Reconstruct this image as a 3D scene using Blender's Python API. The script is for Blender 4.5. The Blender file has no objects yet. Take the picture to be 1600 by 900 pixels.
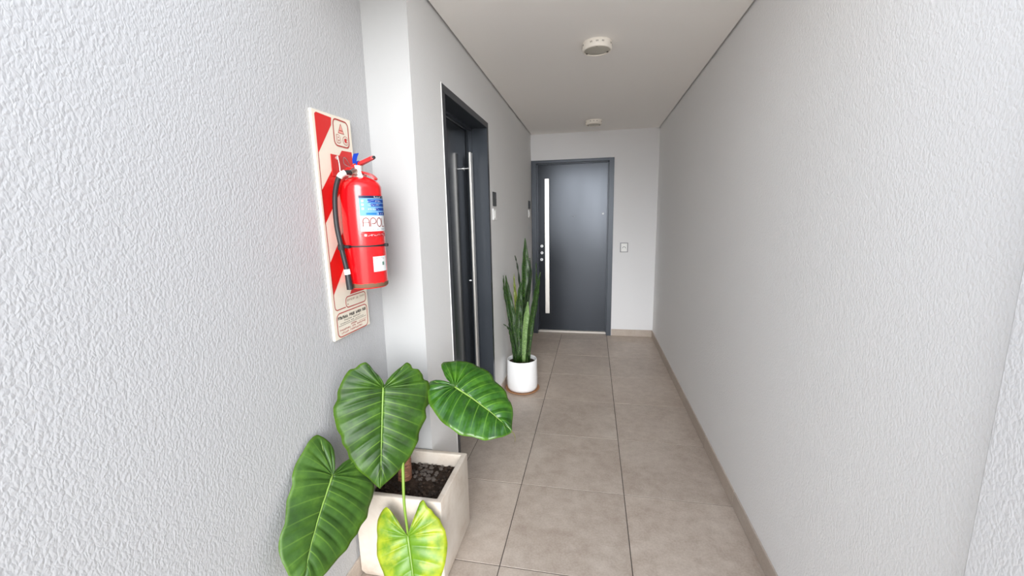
import bpy, bmesh, math, random
from mathutils import Vector, Matrix
random.seed(7)
C = bpy.context.scene.collection
sc = bpy.context.scene
PI = math.pi

# ---------------------------------------------------------------- camera
YAW, PITCH, ROLL, CAMH = .1964, -.1711, -.0203, 1.5926
fw = Vector((-math.sin(YAW)*math.cos(PITCH), math.cos(YAW)*math.cos(PITCH), math.sin(PITCH)))
rt = Vector((math.cos(YAW), math.sin(YAW), 0)); up = rt.cross(fw)
r2 = rt*math.cos(ROLL) + up*math.sin(ROLL); u2 = -rt*math.sin(ROLL) + up*math.cos(ROLL)
cam = bpy.data.cameras.new('camera'); cam.sensor_width = 36; cam.lens = 641.04/1600*36
cam.clip_start = .02
cam_o = bpy.data.objects.new('camera', cam); C.objects.link(cam_o)
m = Matrix((r2, u2, -fw)).transposed().to_4x4(); m.translation = (0, 0, CAMH); cam_o.matrix_world = m
sc.camera = cam_o

# ---------------------------------------------------------------- light
SKY, SUN, SUN_ANGLE, SUN_ELEV, SUN_AZ, EXPO = 2.2, 4.7, 44, 17, 9, 0.28
w = bpy.data.worlds.new('world'); sc.world = w; w.use_nodes = True
nt = w.node_tree; nt.nodes.clear()
tc = nt.nodes.new('ShaderNodeTexCoord'); sx = nt.nodes.new('ShaderNodeSeparateXYZ')
cr = nt.nodes.new('ShaderNodeValToRGB'); bg = nt.nodes.new('ShaderNodeBackground'); wo = nt.nodes.new('ShaderNodeOutputWorld')
mr = nt.nodes.new('ShaderNodeMapRange'); mr.inputs[1].default_value = -1; mr.inputs[2].default_value = 1
nt.links.new(tc.outputs['Generated'], sx.inputs[0]); nt.links.new(sx.outputs['Z'], mr.inputs[0]); nt.links.new(mr.outputs[0], cr.inputs[0])
nt.links.new(cr.outputs[0], bg.inputs[0]); nt.links.new(bg.outputs[0], wo.inputs[0])
e = cr.color_ramp.elements
e[0].position = 0.0; e[0].color = (.88, .85, .81, 1)
e[1].position = 1.0; e[1].color = (.72, .82, 1.0, 1)
for p, c in ((.485, (.88, .85, .81, 1)), (.515, (.95, .97, 1.0, 1)), (.65, (.92, .96, 1.0, 1))):
    q = e.new(p); q.color = c
bg.inputs[1].default_value = SKY
sun = bpy.data.lights.new('hazy_sun', 'SUN'); sun.energy = SUN; sun.angle = math.radians(SUN_ANGLE); sun.color = (.97, .985, 1)
so = bpy.data.objects.new('hazy_sun', sun); C.objects.link(so)
el, az = math.radians(SUN_ELEV), math.radians(SUN_AZ)
d = Vector((-math.sin(az)*math.cos(el), math.cos(az)*math.cos(el), -math.sin(el)))
so.rotation_euler = d.to_track_quat('-Z', 'Y').to_euler(); so.location = (1.5, -6, 3)
vs = sc.view_settings; vs.view_transform = 'Standard'; vs.look = 'None'; vs.gamma = 1; vs.use_curve_mapping = False
vs.exposure = EXPO
sc.cycles.max_bounces = 20; sc.cycles.diffuse_bounces = 16

# ---------------------------------------------------------------- helpers
def srgb(r, g, b):
    f = lambda c: ((c/255)/12.92 if c/255 <= .04045 else ((c/255+.055)/1.055)**2.4)
    return (f(r), f(g), f(b), 1)
def mat(name, col, rough=.6, metal=0, spec=.5, coat=0):
    M = bpy.data.materials.new(name); M.use_nodes = True
    b = M.node_tree.nodes['Principled BSDF']
    b.inputs['Base Color'].default_value = col; b.inputs['Roughness'].default_value = rough
    b.inputs['Metallic'].default_value = metal; b.inputs['Specular IOR Level'].default_value = spec
    b.inputs['Coat Weight'].default_value = coat; b.inputs['Coat Roughness'].default_value = .12
    return M
class NB:
    """small node-building helper"""
    def __init__(s, M): s.M = M; s.t = M.node_tree; s.b = s.t.nodes['Principled BSDF']
    def n(s, typ, **kw):
        o = s.t.nodes.new(typ)
        for k, v in kw.items(): setattr(o, k, v)
        return o
    def l(s, a, b): s.t.links.new(a, b)
    def pos(s, scale=(1, 1, 1), obj=False, rnd=False):
        mp = s.n('ShaderNodeMapping'); mp.inputs['Scale'].default_value = scale
        if obj: g = s.n('ShaderNodeTexCoord').outputs['Object']
        else: g = s.n('ShaderNodeNewGeometry').outputs['Position']
        s.l(g, mp.inputs[0])
        if rnd:
            oi = s.n('ShaderNodeObjectInfo'); mu = s.n('ShaderNodeMath', operation='MULTIPLY'); mu.inputs[1].default_value = 37
            s.l(oi.outputs['Random'], mu.inputs[0]); s.l(mu.outputs[0], mp.inputs['Location'])
        return mp.outputs[0]
    def noise(s, vec, scale, detail=3, rough=.5, dist=0):
        o = s.n('ShaderNodeTexNoise'); s.l(vec, o.inputs['Vector']); o.inputs['Scale'].default_value = scale
        o.inputs['Detail'].default_value = detail; o.inputs['Roughness'].default_value = rough; o.inputs['Distortion'].default_value = dist
        return o.outputs['Fac']
    def ramp(s, fac, stops):
        o = s.n('ShaderNodeValToRGB'); s.l(fac, o.inputs[0]); e = o.color_ramp.elements
        while len(e) < len(stops): e.new(.5)
        for k, (p, c) in enumerate(stops):
            e[k].position = p; e[k].color = c if len(c) == 4 else (*c, 1)
        return o.outputs[0]
    def math(s, op, a, b=None, c=None):
        o = s.n('ShaderNodeMath', operation=op)
        for k, v in enumerate((a, b, c)):
            if v is None: continue
            if isinstance(v, (int, float)): o.inputs[k].default_value = v
            else: s.l(v, o.inputs[k])
        return o.outputs[0]
    def mix(s, fac, a, b, mode='MIX'):
        o = s.n('ShaderNodeMix', data_type='RGBA', blend_type=mode)
        for k, v in ((0, fac), (6, a), (7, b)):
            if isinstance(v, (int, float)): o.inputs[k].default_value = v
            elif isinstance(v, tuple): o.inputs[k].default_value = v
            else: s.l(v, o.inputs[k])
        return o.outputs[2]
    def bump(s, h, strength=.3, dist=.002):
        o = s.n('ShaderNodeBump'); o.inputs['Strength'].default_value = strength; o.inputs['Distance'].default_value = dist
        s.l(h, o.inputs['Height']); s.l(o.outputs[0], s.b.inputs['Normal'])
    def col(s, c): s.l(c, s.b.inputs['Base Color'])

WORLD = {}
def obj(name, bm, M, parent=None, smooth=False, loc=None):
    if isinstance(bm, bmesh.types.BMesh):
        me = bpy.data.meshes.new(name)
        if smooth:
            for f in bm.faces: f.smooth = True
        bm.normal_update(); bm.to_mesh(me); bm.free()
    else: me = bm
    if M and not me.materials:
        for x in (M if isinstance(M, (list, tuple)) else [M]): me.materials.append(x)
    o = bpy.data.objects.new(name, me); C.objects.link(o)
    if loc: o.location = loc
    WORLD[o.name] = Vector(loc) if loc else Vector()
    if parent:
        o.parent = parent; o.matrix_parent_inverse = Matrix.Translation(-WORLD[parent.name])
    return o
def tag(o, label, cat, group=None, kind=None):
    o['label'] = label
    if cat: o['category'] = cat
    if group: o['group'] = group
    if kind: o['kind'] = kind
    return o
def thing(name, loc, label, cat, group=None, kind=None):
    o = bpy.data.objects.new(name, None); o.empty_display_size = .1; C.objects.link(o); o.location = loc; WORLD[o.name] = Vector(loc)
    return tag(o, label, cat, group, kind)
def sharp(o, ang=35):
    me = o.data
    for p in me.polygons: p.use_smooth = True
    me.set_sharp_from_angle(angle=math.radians(ang))
    return o
def box(bm, x0, x1, y0, y1, z0, z1, bev=0, seg=2):
    vs = [bm.verts.new((x, y, z)) for x in (x0, x1) for y in (y0, y1) for z in (z0, z1)]
    fs = [bm.faces.new([vs[i] for i in q]) for q in ((0,1,3,2),(4,6,7,5),(0,4,5,1),(2,3,7,6),(0,2,6,4),(1,5,7,3))]
    if bev:
        es = {ed for f in fs for ed in f.edges}
        bmesh.ops.bevel(bm, geom=list(es), offset=bev, segments=seg, affect='EDGES', profile=.5)
    return bm
def BX(*a, **k): return box(bmesh.new(), *a, **k)
def lathe(bm, prof, n=48, cx=0, cy=0, a0=0, a1=2*PI):
    full = abs(a1-a0-2*PI) < 1e-6; cnt = n if full else n+1
    rings = []
    for r, z in prof:
        if r < 1e-6: rings.append([bm.verts.new((cx, cy, z))])
        else: rings.append([bm.verts.new((cx+r*math.cos(a0+(a1-a0)*i/n), cy+r*math.sin(a0+(a1-a0)*i/n), z)) for i in range(cnt)])
    for A, B in zip(rings, rings[1:]):
        for i in range(n):
            j = (i+1) % cnt
            if len(A) == 1 and len(B) == 1: continue
            if len(A) == 1: bm.faces.new((A[0], B[i], B[j]))
            elif len(B) == 1: bm.faces.new((A[i], B[0], A[j]))
            else: bm.faces.new((A[i], B[i], B[j], A[j]))
    bmesh.ops.recalc_face_normals(bm, faces=bm.faces[:])
    return bm
def smooth_path(pts, n):
    """Catmull-Rom resample"""
    P = [Vector(p) for p in pts]; P = [2*P[0]-P[1]] + P + [2*P[-1]-P[-2]]
    out = []
    segs = len(P)-3
    for k in range(n+1):
        t = k/n*segs; i = min(int(t), segs-1); t -= i
        a, b, c, d = P[i:i+4]
        out.append(.5*((2*b)+(c-a)*t+(2*a-5*b+4*c-d)*t*t+(-a+3*b-3*c+d)*t**3))
    return out
def tube(bm, pts, rad, n=10, cap=True):
    """rad: number or list per point"""
    P = [Vector(p) for p in pts]; R = rad if isinstance(rad, (list, tuple)) else [rad]*len(P)
    T = []
    for i in range(len(P)): T.append((P[min(i+1, len(P)-1)]-P[max(i-1, 0)]).normalized())
    ref = Vector((0, 0, 1)) if abs(T[0].z) < .9 else Vector((1, 0, 0))
    N = (ref - T[0]*ref.dot(T[0])).normalized(); rings = []
    for p, t, r in zip(P, T, R):
        N = (N - t*N.dot(t)).normalized(); B = t.cross(N)
        rings.append([bm.verts.new(p + (N*math.cos(2*PI*k/n)+B*math.sin(2*PI*k/n))*r) for k in range(n)])
    for A, B in zip(rings, rings[1:]):
        for k in range(n): bm.faces.new((A[k], A[(k+1) % n], B[(k+1) % n], B[k]))
    if cap: bm.faces.new(rings[0][::-1]); bm.faces.new(rings[-1])
    return bm
def TB(*a, **k): return tube(bmesh.new(), *a, **k)

XR, XL, XN, YP, YF, H, PILX, PILY, Y0, YC = .7795, -.8038, -1.0218, 1.832, 5.466, 2.626, .7195, .851, -.791, 1.1

# ---------------------------------------------------------------- materials of the shell
def wall_material(name, col, relief=.30):
    M = mat(name, col, .8, spec=.35); g = NB(M)
    p = g.pos((1, 1, .62))
    wob = g.n('ShaderNodeTexNoise'); g.l(p, wob.inputs['Vector']); wob.inputs['Scale'].default_value = 70; wob.inputs['Detail'].default_value = 2
    va = g.n('ShaderNodeVectorMath', operation='MULTIPLY_ADD'); g.l(wob.outputs['Color'], va.inputs[0])
    va.inputs[1].default_value = (.014,)*3; g.l(p, va.inputs[2])
    vo = g.n('ShaderNodeTexVoronoi', feature='SMOOTH_F1'); g.l(va.outputs[0], vo.inputs['Vector']); vo.inputs['Scale'].default_value = 145
    vo.inputs['Smoothness'].default_value = .25
    n1 = g.noise(va.outputs[0], 230, 2, .5)
    h = g.math('MULTIPLY_ADD', n1, .45, g.math('MULTIPLY', vo.outputs['Distance'], -1.0))
    g.bump(h, relief, .0045)
    big = g.noise(g.pos(), 1.3, 3)
    g.col(g.mix(g.math('MULTIPLY', big, .10), col, tuple(c*.92 for c in col[:3])+(1,)))
    return M
M_WALL = wall_material('textured_plaster', srgb(238, 238, 238))  # wall greys differ to balance the light, not as separate paints
M_WALLC = wall_material('corridor_plaster', srgb(224, 224, 223), .15)  # plaster grey toned down so this side looks less brightly lit
M_WALLP = wall_material('pilaster_plaster', srgb(216, 216, 217), .24)  # lighter grey than the near wall, its brighter lighting put into the colour
M_WALLN = wall_material('textured_plaster_toned_down', srgb(190, 190, 191))  # grey darkened to offset the strong light near the opening
M_SMOOTH = mat('smooth_plaster', srgb(170, 170, 169), .75, spec=.3)  # white face darkened in colour because it meets the light head-on
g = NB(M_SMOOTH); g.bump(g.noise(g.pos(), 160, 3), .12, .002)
M_CEIL = mat('ceiling_paint', srgb(246, 243, 239), .85, spec=.3)
g = NB(M_CEIL); g.bump(g.noise(g.pos(), 60, 3), .06, .002)
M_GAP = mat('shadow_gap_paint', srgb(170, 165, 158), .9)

def tile_material(name, a, b, c):
    M = mat(name, a, .42, spec=.45); g = NB(M)
    p = g.pos((1, 1, 1), rnd=True)
    n1 = g.noise(p, 3.2, 6, .62, .4); n2 = g.noise(p, 16, 5, .65); n3 = g.noise(p, 110, 3, .6)
    base = g.ramp(n1, [(.28, b), (.5, a), (.72, c)])
    base = g.mix(.5, base, g.ramp(n2, [(.3, b), (.7, c)]), 'MIX')
    base = g.mix(.22, base, g.ramp(n3, [(.35, (.34, .29, .25)), (.65, (.60, .54, .48))]))
    oi = g.n('ShaderNodeObjectInfo'); v = g.math('MULTIPLY_ADD', oi.outputs['Random'], .14, .93)
    hsv = g.n('ShaderNodeHueSaturation'); g.l(v, hsv.inputs['Value']); g.l(base, hsv.inputs['Color']); g.col(hsv.outputs[0])
    g.l(g.math('MULTIPLY_ADD', n2, .22, .30), g.b.inputs['Roughness'])
    g.bump(n3, .08, .001)
    return M
M_TILE = tile_material('beige_porcelain', srgb(178, 163, 149), srgb(154, 136, 121), srgb(202, 189, 176))
M_SKIRT = tile_material('skirting_porcelain', srgb(182, 168, 155), srgb(170, 155, 142), srgb(196, 184, 173))
M_GROUT = mat('grout', srgb(78, 71, 66), .9)
M_CAULK = mat('white_sealant', srgb(235, 233, 230), .7)

# ---------------------------------------------------------------- floor
G = .0022
fl = obj('floor', BX(XN-.1, XR+.03, Y0, YF+.14, -.06, -.0025), M_GROUT)
tag(fl, 'floor of large beige porcelain tiles with thin dark grout', 'floor', kind='structure')
tile_cache = {}
def tile(x0, x1, y0, y1, parent=fl, name='tile', M=M_TILE, t=.009, bev=.0009):
    k = (round(x1-x0, 3), round(y1-y0, 3), name)
    if k not in tile_cache:
        bm = bmesh.new(); w, d = (x1-x0)/2-G, (y1-y0)/2-G
        lo = [bm.verts.new((sx*w, sy*d, -t)) for sx, sy in ((-1,-1),(1,-1),(1,1),(-1,1))]
        md = [bm.verts.new((sx*w, sy*d, -bev)) for sx, sy in ((-1,-1),(1,-1),(1,1),(-1,1))]
        tp = [bm.verts.new((sx*(w-bev), sy*(d-bev), 0)) for sx, sy in ((-1,-1),(1,-1),(1,1),(-1,1))]
        for A, B in ((lo, md), (md, tp)):
            for i in range(4): bm.faces.new((A[i], A[(i+1) % 4], B[(i+1) % 4], B[i]))
        bm.faces.new(tp)
        me = bpy.data.meshes.new(name); bm.to_mesh(me); bm.free(); me.materials.append(M); tile_cache[k] = me
    o = bpy.data.objects.new(name, tile_cache[k]); C.objects.link(o)
    o.location = ((x0+x1)/2, (y0+y1)/2, random.uniform(-.0004, .0004)); o.parent = parent
    return o
ys = [1.609+.6*k for k in range(round((Y0-1.609)/.6), 7)] + [YF]
for ya, yb in zip(ys, ys[1:]):
    for xa, xb in ((-.405, .195), (.195, XR)): tile(xa, xb, ya, yb)
    if yb <= YP: tile(XN, -.405, ya, yb)
    else: tile(XL, -.405, ya, yb)
tile(XN, XL, 1.609, YP)
tile(-.95, XL, 2.262, 3.168)            # floor inside the left door recess
tile(-.735, .188, YF, 5.525)            # and inside the far one

# ---------------------------------------------------------------- walls
bm = bmesh.new(); ZT = 2.72
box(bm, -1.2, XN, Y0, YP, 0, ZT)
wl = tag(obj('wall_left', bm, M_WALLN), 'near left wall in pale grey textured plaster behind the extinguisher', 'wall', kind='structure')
bm = bmesh.new()
vs_ = lambda pts, z0, z1: None
# corridor wall with its smooth white return; the front face of the return gets the second material
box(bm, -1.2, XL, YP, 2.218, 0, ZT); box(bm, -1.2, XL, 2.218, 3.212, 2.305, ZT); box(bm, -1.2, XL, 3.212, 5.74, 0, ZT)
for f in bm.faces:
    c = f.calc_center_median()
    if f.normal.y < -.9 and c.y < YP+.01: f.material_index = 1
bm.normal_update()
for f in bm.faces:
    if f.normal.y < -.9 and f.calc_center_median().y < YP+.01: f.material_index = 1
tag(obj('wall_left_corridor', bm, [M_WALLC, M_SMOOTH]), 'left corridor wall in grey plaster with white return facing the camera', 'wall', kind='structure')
bm = bmesh.new()
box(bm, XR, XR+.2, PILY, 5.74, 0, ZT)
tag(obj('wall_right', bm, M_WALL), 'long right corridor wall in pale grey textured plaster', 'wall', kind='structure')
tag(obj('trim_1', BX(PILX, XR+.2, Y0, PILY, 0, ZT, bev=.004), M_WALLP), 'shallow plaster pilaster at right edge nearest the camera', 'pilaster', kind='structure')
bm = bmesh.new()
box(bm, .250, XR, YF, 5.72, 0, ZT); box(bm, XL, .250, YF, 5.72, 2.304, ZT)
tag(obj('wall_back', bm, mat('end_wall_plaster', srgb(227, 227, 228), .8, spec=.3)), 'end wall around the far dark door', 'wall', kind='structure')
g = NB(bpy.data.materials['end_wall_plaster']); g.bump(g.noise(g.pos(), 90, 3), .25, .002)
bm = bmesh.new(); gp = .013
box(bm, XL+gp, XR-gp, YP, YF-.002, H, H+.014); box(bm, XN+gp, XR-gp, YC, YP, H, H+.014)
ce = tag(obj('ceiling', bm, M_CEIL), 'flat off-white corridor ceiling with narrow shadow gaps', 'ceiling', kind='structure')
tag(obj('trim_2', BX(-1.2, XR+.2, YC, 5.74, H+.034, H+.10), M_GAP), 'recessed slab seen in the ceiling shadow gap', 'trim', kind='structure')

# ---------------------------------------------------------------- skirting
def skirting(name, label, axis, fixed, cuts, side, parent=None, z1=.092, th=.009):
    t = thing(name, (fixed if axis == 'y' else cuts[0], cuts[0] if axis == 'y' else fixed, 0), label, 'skirting', kind='structure')
    for a, b in zip(cuts, cuts[1:]):
        a += .0015; b -= .0015
        lo, hi = sorted((fixed, fixed+side*th))
        bb = BX(lo, hi, a, b, .001, z1, bev=.0015, seg=1) if axis == 'y' else BX(a, b, lo, hi, .001, z1, bev=.0015, seg=1)
        obj('skirting_tile', bb, M_SKIRT, t)
        lo, hi = sorted((fixed, fixed+side*th*.7))
    lo, hi = sorted((fixed, fixed+side*th*.75))
    bb = BX(lo, hi, cuts[0], cuts[-1], .002, z1-.0012) if axis == 'y' else BX(cuts[0], cuts[-1], lo, hi, .002, z1-.0012)
    obj('joint_grout', bb, M_CAULK, t)
skirting('baseboard_right', 'beige tile skirting along the long right wall', 'y', XR, [PILY, 1.009] + [1.609+.6*k for k in range(7)] + [YF-.01], -1)
skirting('baseboard_back', 'short beige tile skirting right of the far door', 'x', YF, [.253, XR-.001], -1)
skirting('baseboard_left', 'beige tile skirting on left wall behind the snake plant', 'y', XL, [3.214, 3.409, 4.009, 4.609, 5.209, YF-.002], 1)
skirting('baseboard_front', 'beige tile skirting at foot of the near left wall', 'y', XN, [q_ for q_ in (-1.391, -.791, -.191, .409, 1.009, 1.609, YP-.001) if q_ > Y0-.01], 1)
skirting('baseboard_pilaster', 'beige tile skirting at foot of the right pilaster', 'y', PILX, [q_ for q_ in (-1.391, -.791, -.191, .409, PILY) if q_ > Y0-.01], -1)

# ---------------------------------------------------------------- doors
def door_metal(name, col, rough, metal, coat=.0):
    M = mat(name, col, rough, metal, .5, coat); g = NB(M)
    n = g.noise(g.pos((1, 1, .35)), 2.2, 3); g.l(g.math('MULTIPLY_ADD', n, .16, rough-.08), g.b.inputs['Roughness'])
    g.bump(g.noise(g.pos(), 5, 2), .015, .01)
    return M
M_LEAF = door_metal('door_lacquer', srgb(58, 62, 67), .17, .5)
M_LEAF2 = door_metal('far_door_lacquer', srgb(48, 52, 58), .22, .55)
M_FRAME = mat('door_frame_paint', srgb(62, 67, 74), .34, .4)
M_STEEL = mat('brushed_steel', (.86, .83, .78, 1), .36, .9)
M_CHROME = mat('chrome', (.86, .86, .86, 1), .15, 1)
M_GREYP0 = mat('peephole_grey', srgb(105, 110, 116), .4, .5)
M_SATIN = mat('satin_nickel', (.82, .82, .82, 1), .45, .35)
M_DARKRUB = mat('dark_rubber', srgb(28, 29, 31), .6)
M_SILL = mat('sill_aluminium', srgb(205, 198, 190), .5, .3)

# left door (door_1)
d1 = thing('door_1', (-.955, 2.7, 0), 'dark metal door set deep in left wall with tall steel pull bar', 'door', kind='structure')
bm = bmesh.new()
box(bm, -.99, XL+.004, 2.2185, 2.262, .0, 2.262, .0015, 1); box(bm, -.99, XL+.004, 3.166, 3.2115, .0, 2.262, .0015, 1); box(bm, -.99, XL+.004, 2.2185, 3.2115, 2.262, 2.3045, .0015, 1)
fr1 = obj('door_frame', bm, M_FRAME, d1)
bm = bmesh.new()
box(bm, -.94, -.918, 3.150, 3.1665, .01, 2.262, .001, 1); box(bm, -.94, -.918, 2.2615, 2.278, .01, 2.262, .001, 1); box(bm, -.94, -.918, 2.2615, 3.1665, 2.243, 2.2625, .001, 1)
obj('stop_strip', bm, M_FRAME, fr1)
obj('sealant', BX(XL-.002, XL+.003, 2.213, 2.2185, .0, 2.307), M_CAULK, fr1)
lf = obj('door_leaf', BX(-.997, -.955, 2.266, 3.150, .012, 2.250, .002, 1), M_LEAF, d1)
def bar(parent, px0, px1, py0, py1, z0, z1, posts, name='pull_bar'):
    b = obj(name, BX(px0, px1, py0, py1, z0, z1, .003, 2), M_STEEL, parent)
    for p in posts: sharp(obj('post', TB(p[:2], .007, 12), M_CHROME, b)); sharp(obj('rosette', TB(p[2:], .015, 16), M_CHROME, b))
    return b
yb = 3.035
bar(d1, -.905, -.889, yb-.028, yb+.028, .285, 2.068,
    [((-.956, yb, z), (-.900, yb, z), (-.956, yb, z), (-.950, yb, z)) for z in (1.955, .40)])
obj('lock_cylinder', TB([(-.956, 3.122, 1.10), (-.946, 3.122, 1.10)], .010, 16), M_CHROME, d1)
obj('keeper_plate', BX(-.956, -.953, 2.685, 2.694, 2.030, 2.064, .0008, 1), M_CHROME, d1)

# far door (door_2)
d2 = thing('door_2', (-.27, 5.56, 0), 'glossy dark metal door closing the far end of the corridor', 'door', kind='structure')
bm = bmesh.new()
box(bm, XL+.003, -.735, YF-.006, 5.62, 0, 2.268, .0015, 1); box(bm, .188, .2495, YF-.006, 5.62, 0, 2.268, .0015, 1); box(bm, XL+.003, .2495, YF-.006, 5.62, 2.266, 2.3035, .0015, 1)
fr2 = obj('door_frame', bm, M_FRAME, d2)
bm = bmesh.new()
box(bm, -.736, -.722, 5.505, 5.535, .03, 2.266, .001, 1); box(bm, .175, .189, 5.505, 5.535, .03, 2.266, .001, 1); box(bm, -.736, .189, 5.505, 5.535, 2.254, 2.267, .001, 1)
obj('stop_strip', bm, M_FRAME, fr2)
lf2 = obj('door_leaf', BX(-.733, .186, 5.540, 5.585, .034, 2.262, .002, 1), M_LEAF2, d2)
obj('threshold', BX(-.733, .186, 5.526, 5.60, .0005, .028, .002, 1), M_SILL, d2)
bar(d2, -.631, -.573, 5.492, 5.506, .278, 2.076,
    [((-.602, 5.542, z), (-.602, 5.502, z), (-.602, 5.541, z), (-.602, 5.536, z)) for z in (1.95, .40)])
for x, z in ((-.677, 1.198), (-.677, 1.107), (-.681, 1.016)):
    bm = TB([(x, 5.541, z), (x, 5.532, z)], .019, 24)
    lk = sharp(obj('lock_escutcheon', bm, M_SATIN, d2))
    obj('keyhole', BX(x-.0025, x+.0025, 5.5312, 5.5325, z-.008, z+.008), M_DARKRUB, lk)
for x, z in ((-.258, 1.586), (.123, 1.614)):
    pp = sharp(obj('peephole', TB([(x, 5.541, z), (x, 5.537, z)], .0095, 20), M_SATIN if x > 0 else M_GREYP0, d2))
    obj('lens', TB([(x, 5.538, z), (x, 5.5363, z)], .0055, 14), M_DARKRUB, pp)

# ---------------------------------------------------------------- small wall fittings
M_WHITEP = mat('white_plastic', srgb(240, 240, 238), .4)
M_BLACKP = mat('black_plastic', srgb(26, 26, 27), .35)
M_GREYP = mat('grey_plastic', srgb(150, 150, 152), .45)
def number_plate(y0, y1, z0, z1, label):
    t = thing('door_plaque', (XL, (y0+y1)/2, z0), label, 'plaque')
    obj('plate', BX(XL+.0005, XL+.008, y0, y1, z0, z1, .0015, 2), M_BLACKP, t)
    for y in (y0+.012, y1-.012): obj('fixing_screw', TB([(XL+.007, y, (z0+z1)/2), (XL+.0092, y, (z0+z1)/2)], .004, 12), M_DARKRUB, t)
number_plate(3.305, 3.412, 1.684, 1.798, 'square black plaque on left wall just past the left door')
number_plate(5.185, 5.318, 1.690, 1.790, 'square black plaque on left wall close to the far door')
def bell(y0, y1, z0, z1, label):
    t = thing('doorbell_switch', (XL, (y0+y1)/2, z0), label, 'switch')
    obj('plate', BX(XL+.0005, XL+.009, y0, y1, z0, z1, .002, 2), M_WHITEP, t)
    ym, zm = (y0+y1)/2, (z0+z1)/2
    b = obj('button', BX(XL+.008, XL+.013, ym-.022, ym+.022, zm-.03, zm+.03, .002, 2), M_WHITEP, t)
bell(3.292, 3.405, 1.572, 1.664, 'white doorbell switch under black plaque beside the left door')
bell(5.180, 5.312, 1.585, 1.676, 'white doorbell switch under black plaque beside the far door')
t = thing('wall_switch', (.392, YF, 1.118), 'white switch in grey surround on end wall right of far door', 'switch')
obj('surround', BX(.342, .442, YF-.008, YF-.0005, 1.117, 1.241, .002, 2), M_GREYP, t)
obj('plate', BX(.354, .430, YF-.011, YF-.007, 1.127, 1.231, .002, 2), M_WHITEP, t)
bm = bmesh.new(); tube(bm, [(.392+.019*math.cos(a), YF-.0115, 1.168+.022*math.sin(a)) for a in [PI*k/10 for k in range(11)]], .0035, 8)
obj('key_rocker', bm, M_GREYP, t)

# ---------------------------------------------------------------- ceiling lights
M_LAMP = mat('lamp_housing', srgb(246, 240, 230), .45)
M_DIFF = mat('lamp_diffuser', srgb(196, 191, 178), .35)
M_SLOT = mat('vent_dark', srgb(110, 104, 94), .8)
def ceiling_light(x, y, label, r=.089, h=.047):
    t = thing('ceiling_light', (x, y, H), label, 'light', 'round lights on the corridor ceiling')
    z = H-h
    bm = lathe(bmesh.new(), [(r*.99, H-.0005), (r, H-.004), (r, z+.006), (r-.002, z+.002), (r-.006, z), (r-.011, z), (r-.013, z+.0015), (r-.013, z+.008), (0, z+.008)], 64, x, y)
    hs = sharp(obj('housing', bm, M_LAMP, t), 40)
    bm = lathe(bmesh.new(), [(r-.0135, z+.0075), (r-.016, z+.0045), (r*.4, z+.0035), (0, z+.003)], 48, x, y)
    sharp(obj('diffuser', bm, M_DIFF, t), 60)
    bm = bmesh.new()
    for k in range(4):
        for q in (-.040, -.032, -.004, .004, .031, .039):
            a = -PI/2 + k*PI/2 + q/r
            b2 = box(bmesh.new(), r-.0012, r+.0006, -.0017, .0017, z+.023, z+.032)
            b2.transform(Matrix.Translation((x, y, 0)) @ Matrix.Rotation(a, 4, 'Z'))
            me = bpy.data.meshes.new('q'); b2.to_mesh(me); b2.free(); bm.from_mesh(me); bpy.data.meshes.remove(me)
    obj('vent', bm, M_SLOT, hs)['kind'] = 'stuff'
    for k in range(3):
        a = .5+k*2*PI/3; b2 = box(bmesh.new(), r-.022, r-.011, -.006, .006, z+.001, z+.006, .001, 1)
        b2.transform(Matrix.Translation((x, y, 0)) @ Matrix.Rotation(a, 4, 'Z')); obj('clip', b2, M_SLOT, t)
ceiling_light(.008, 2.765, 'nearer round white ceiling light, with three pairs of vents showing')
ceiling_light(-.010, 4.875, 'farther round white ceiling light, close to the end wall')

# ---------------------------------------------------------------- fire extinguisher sign board
M_CREAM = mat('board_cream', srgb(238, 229, 211), .5)
M_RED = mat('print_red', srgb(214, 30, 26), .45)
M_LINE = mat('print_line_red', srgb(178, 52, 44), .5)
M_PINK = mat('print_pink', srgb(240, 170, 155), .5)
M_INK = mat('print_dark_ink', srgb(92, 88, 80), .6)
XB = -1.0095
def poly(pts, off):
    bm = bmesh.new(); f = bm.faces.new([bm.verts.new((XB+off, y, z)) for y, z in pts]); bm.normal_update()
    if f.normal.x < 0: bmesh.ops.reverse_faces(bm, faces=[f])
    return bm
def ribbon(bm, pts, wd, surf, closed=False):
    """flat printed stroke of width wd along a 2-D polyline, laid on the surface function"""
    P = [Vector(p) for p in pts]; n = len(P); L, R = [], []
    for i in range(n):
        a = P[(i-1) % n] if closed or i else P[i]; b = P[(i+1) % n] if closed or i < n-1 else P[i]
        t = (b-a).normalized(); q = Vector((-t.y, t.x))*wd/2
        L.append(bm.verts.new(surf(*(P[i]+q)))); R.append(bm.verts.new(surf(*(P[i]-q))))
    for i in range(n if closed else n-1):
        j = (i+1) % n; bm.faces.new((L[i], R[i], R[j], L[j]))
    return bm
def rrect(y0, y1, z0, z1, r, n=5):
    o = []
    for cx, cz, a in ((y1-r, z1-r, 0), (y0+r, z1-r, 90), (y0+r, z0+r, 180), (y1-r, z0+r, 270)):
        for k in range(n+1):
            t = math.radians(a+90*k/n); o.append((cx+r*math.cos(t), cz+r*math.sin(t)))
    return o
def bsurf(off): return lambda y, z: (XB+off, y, z)
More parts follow.
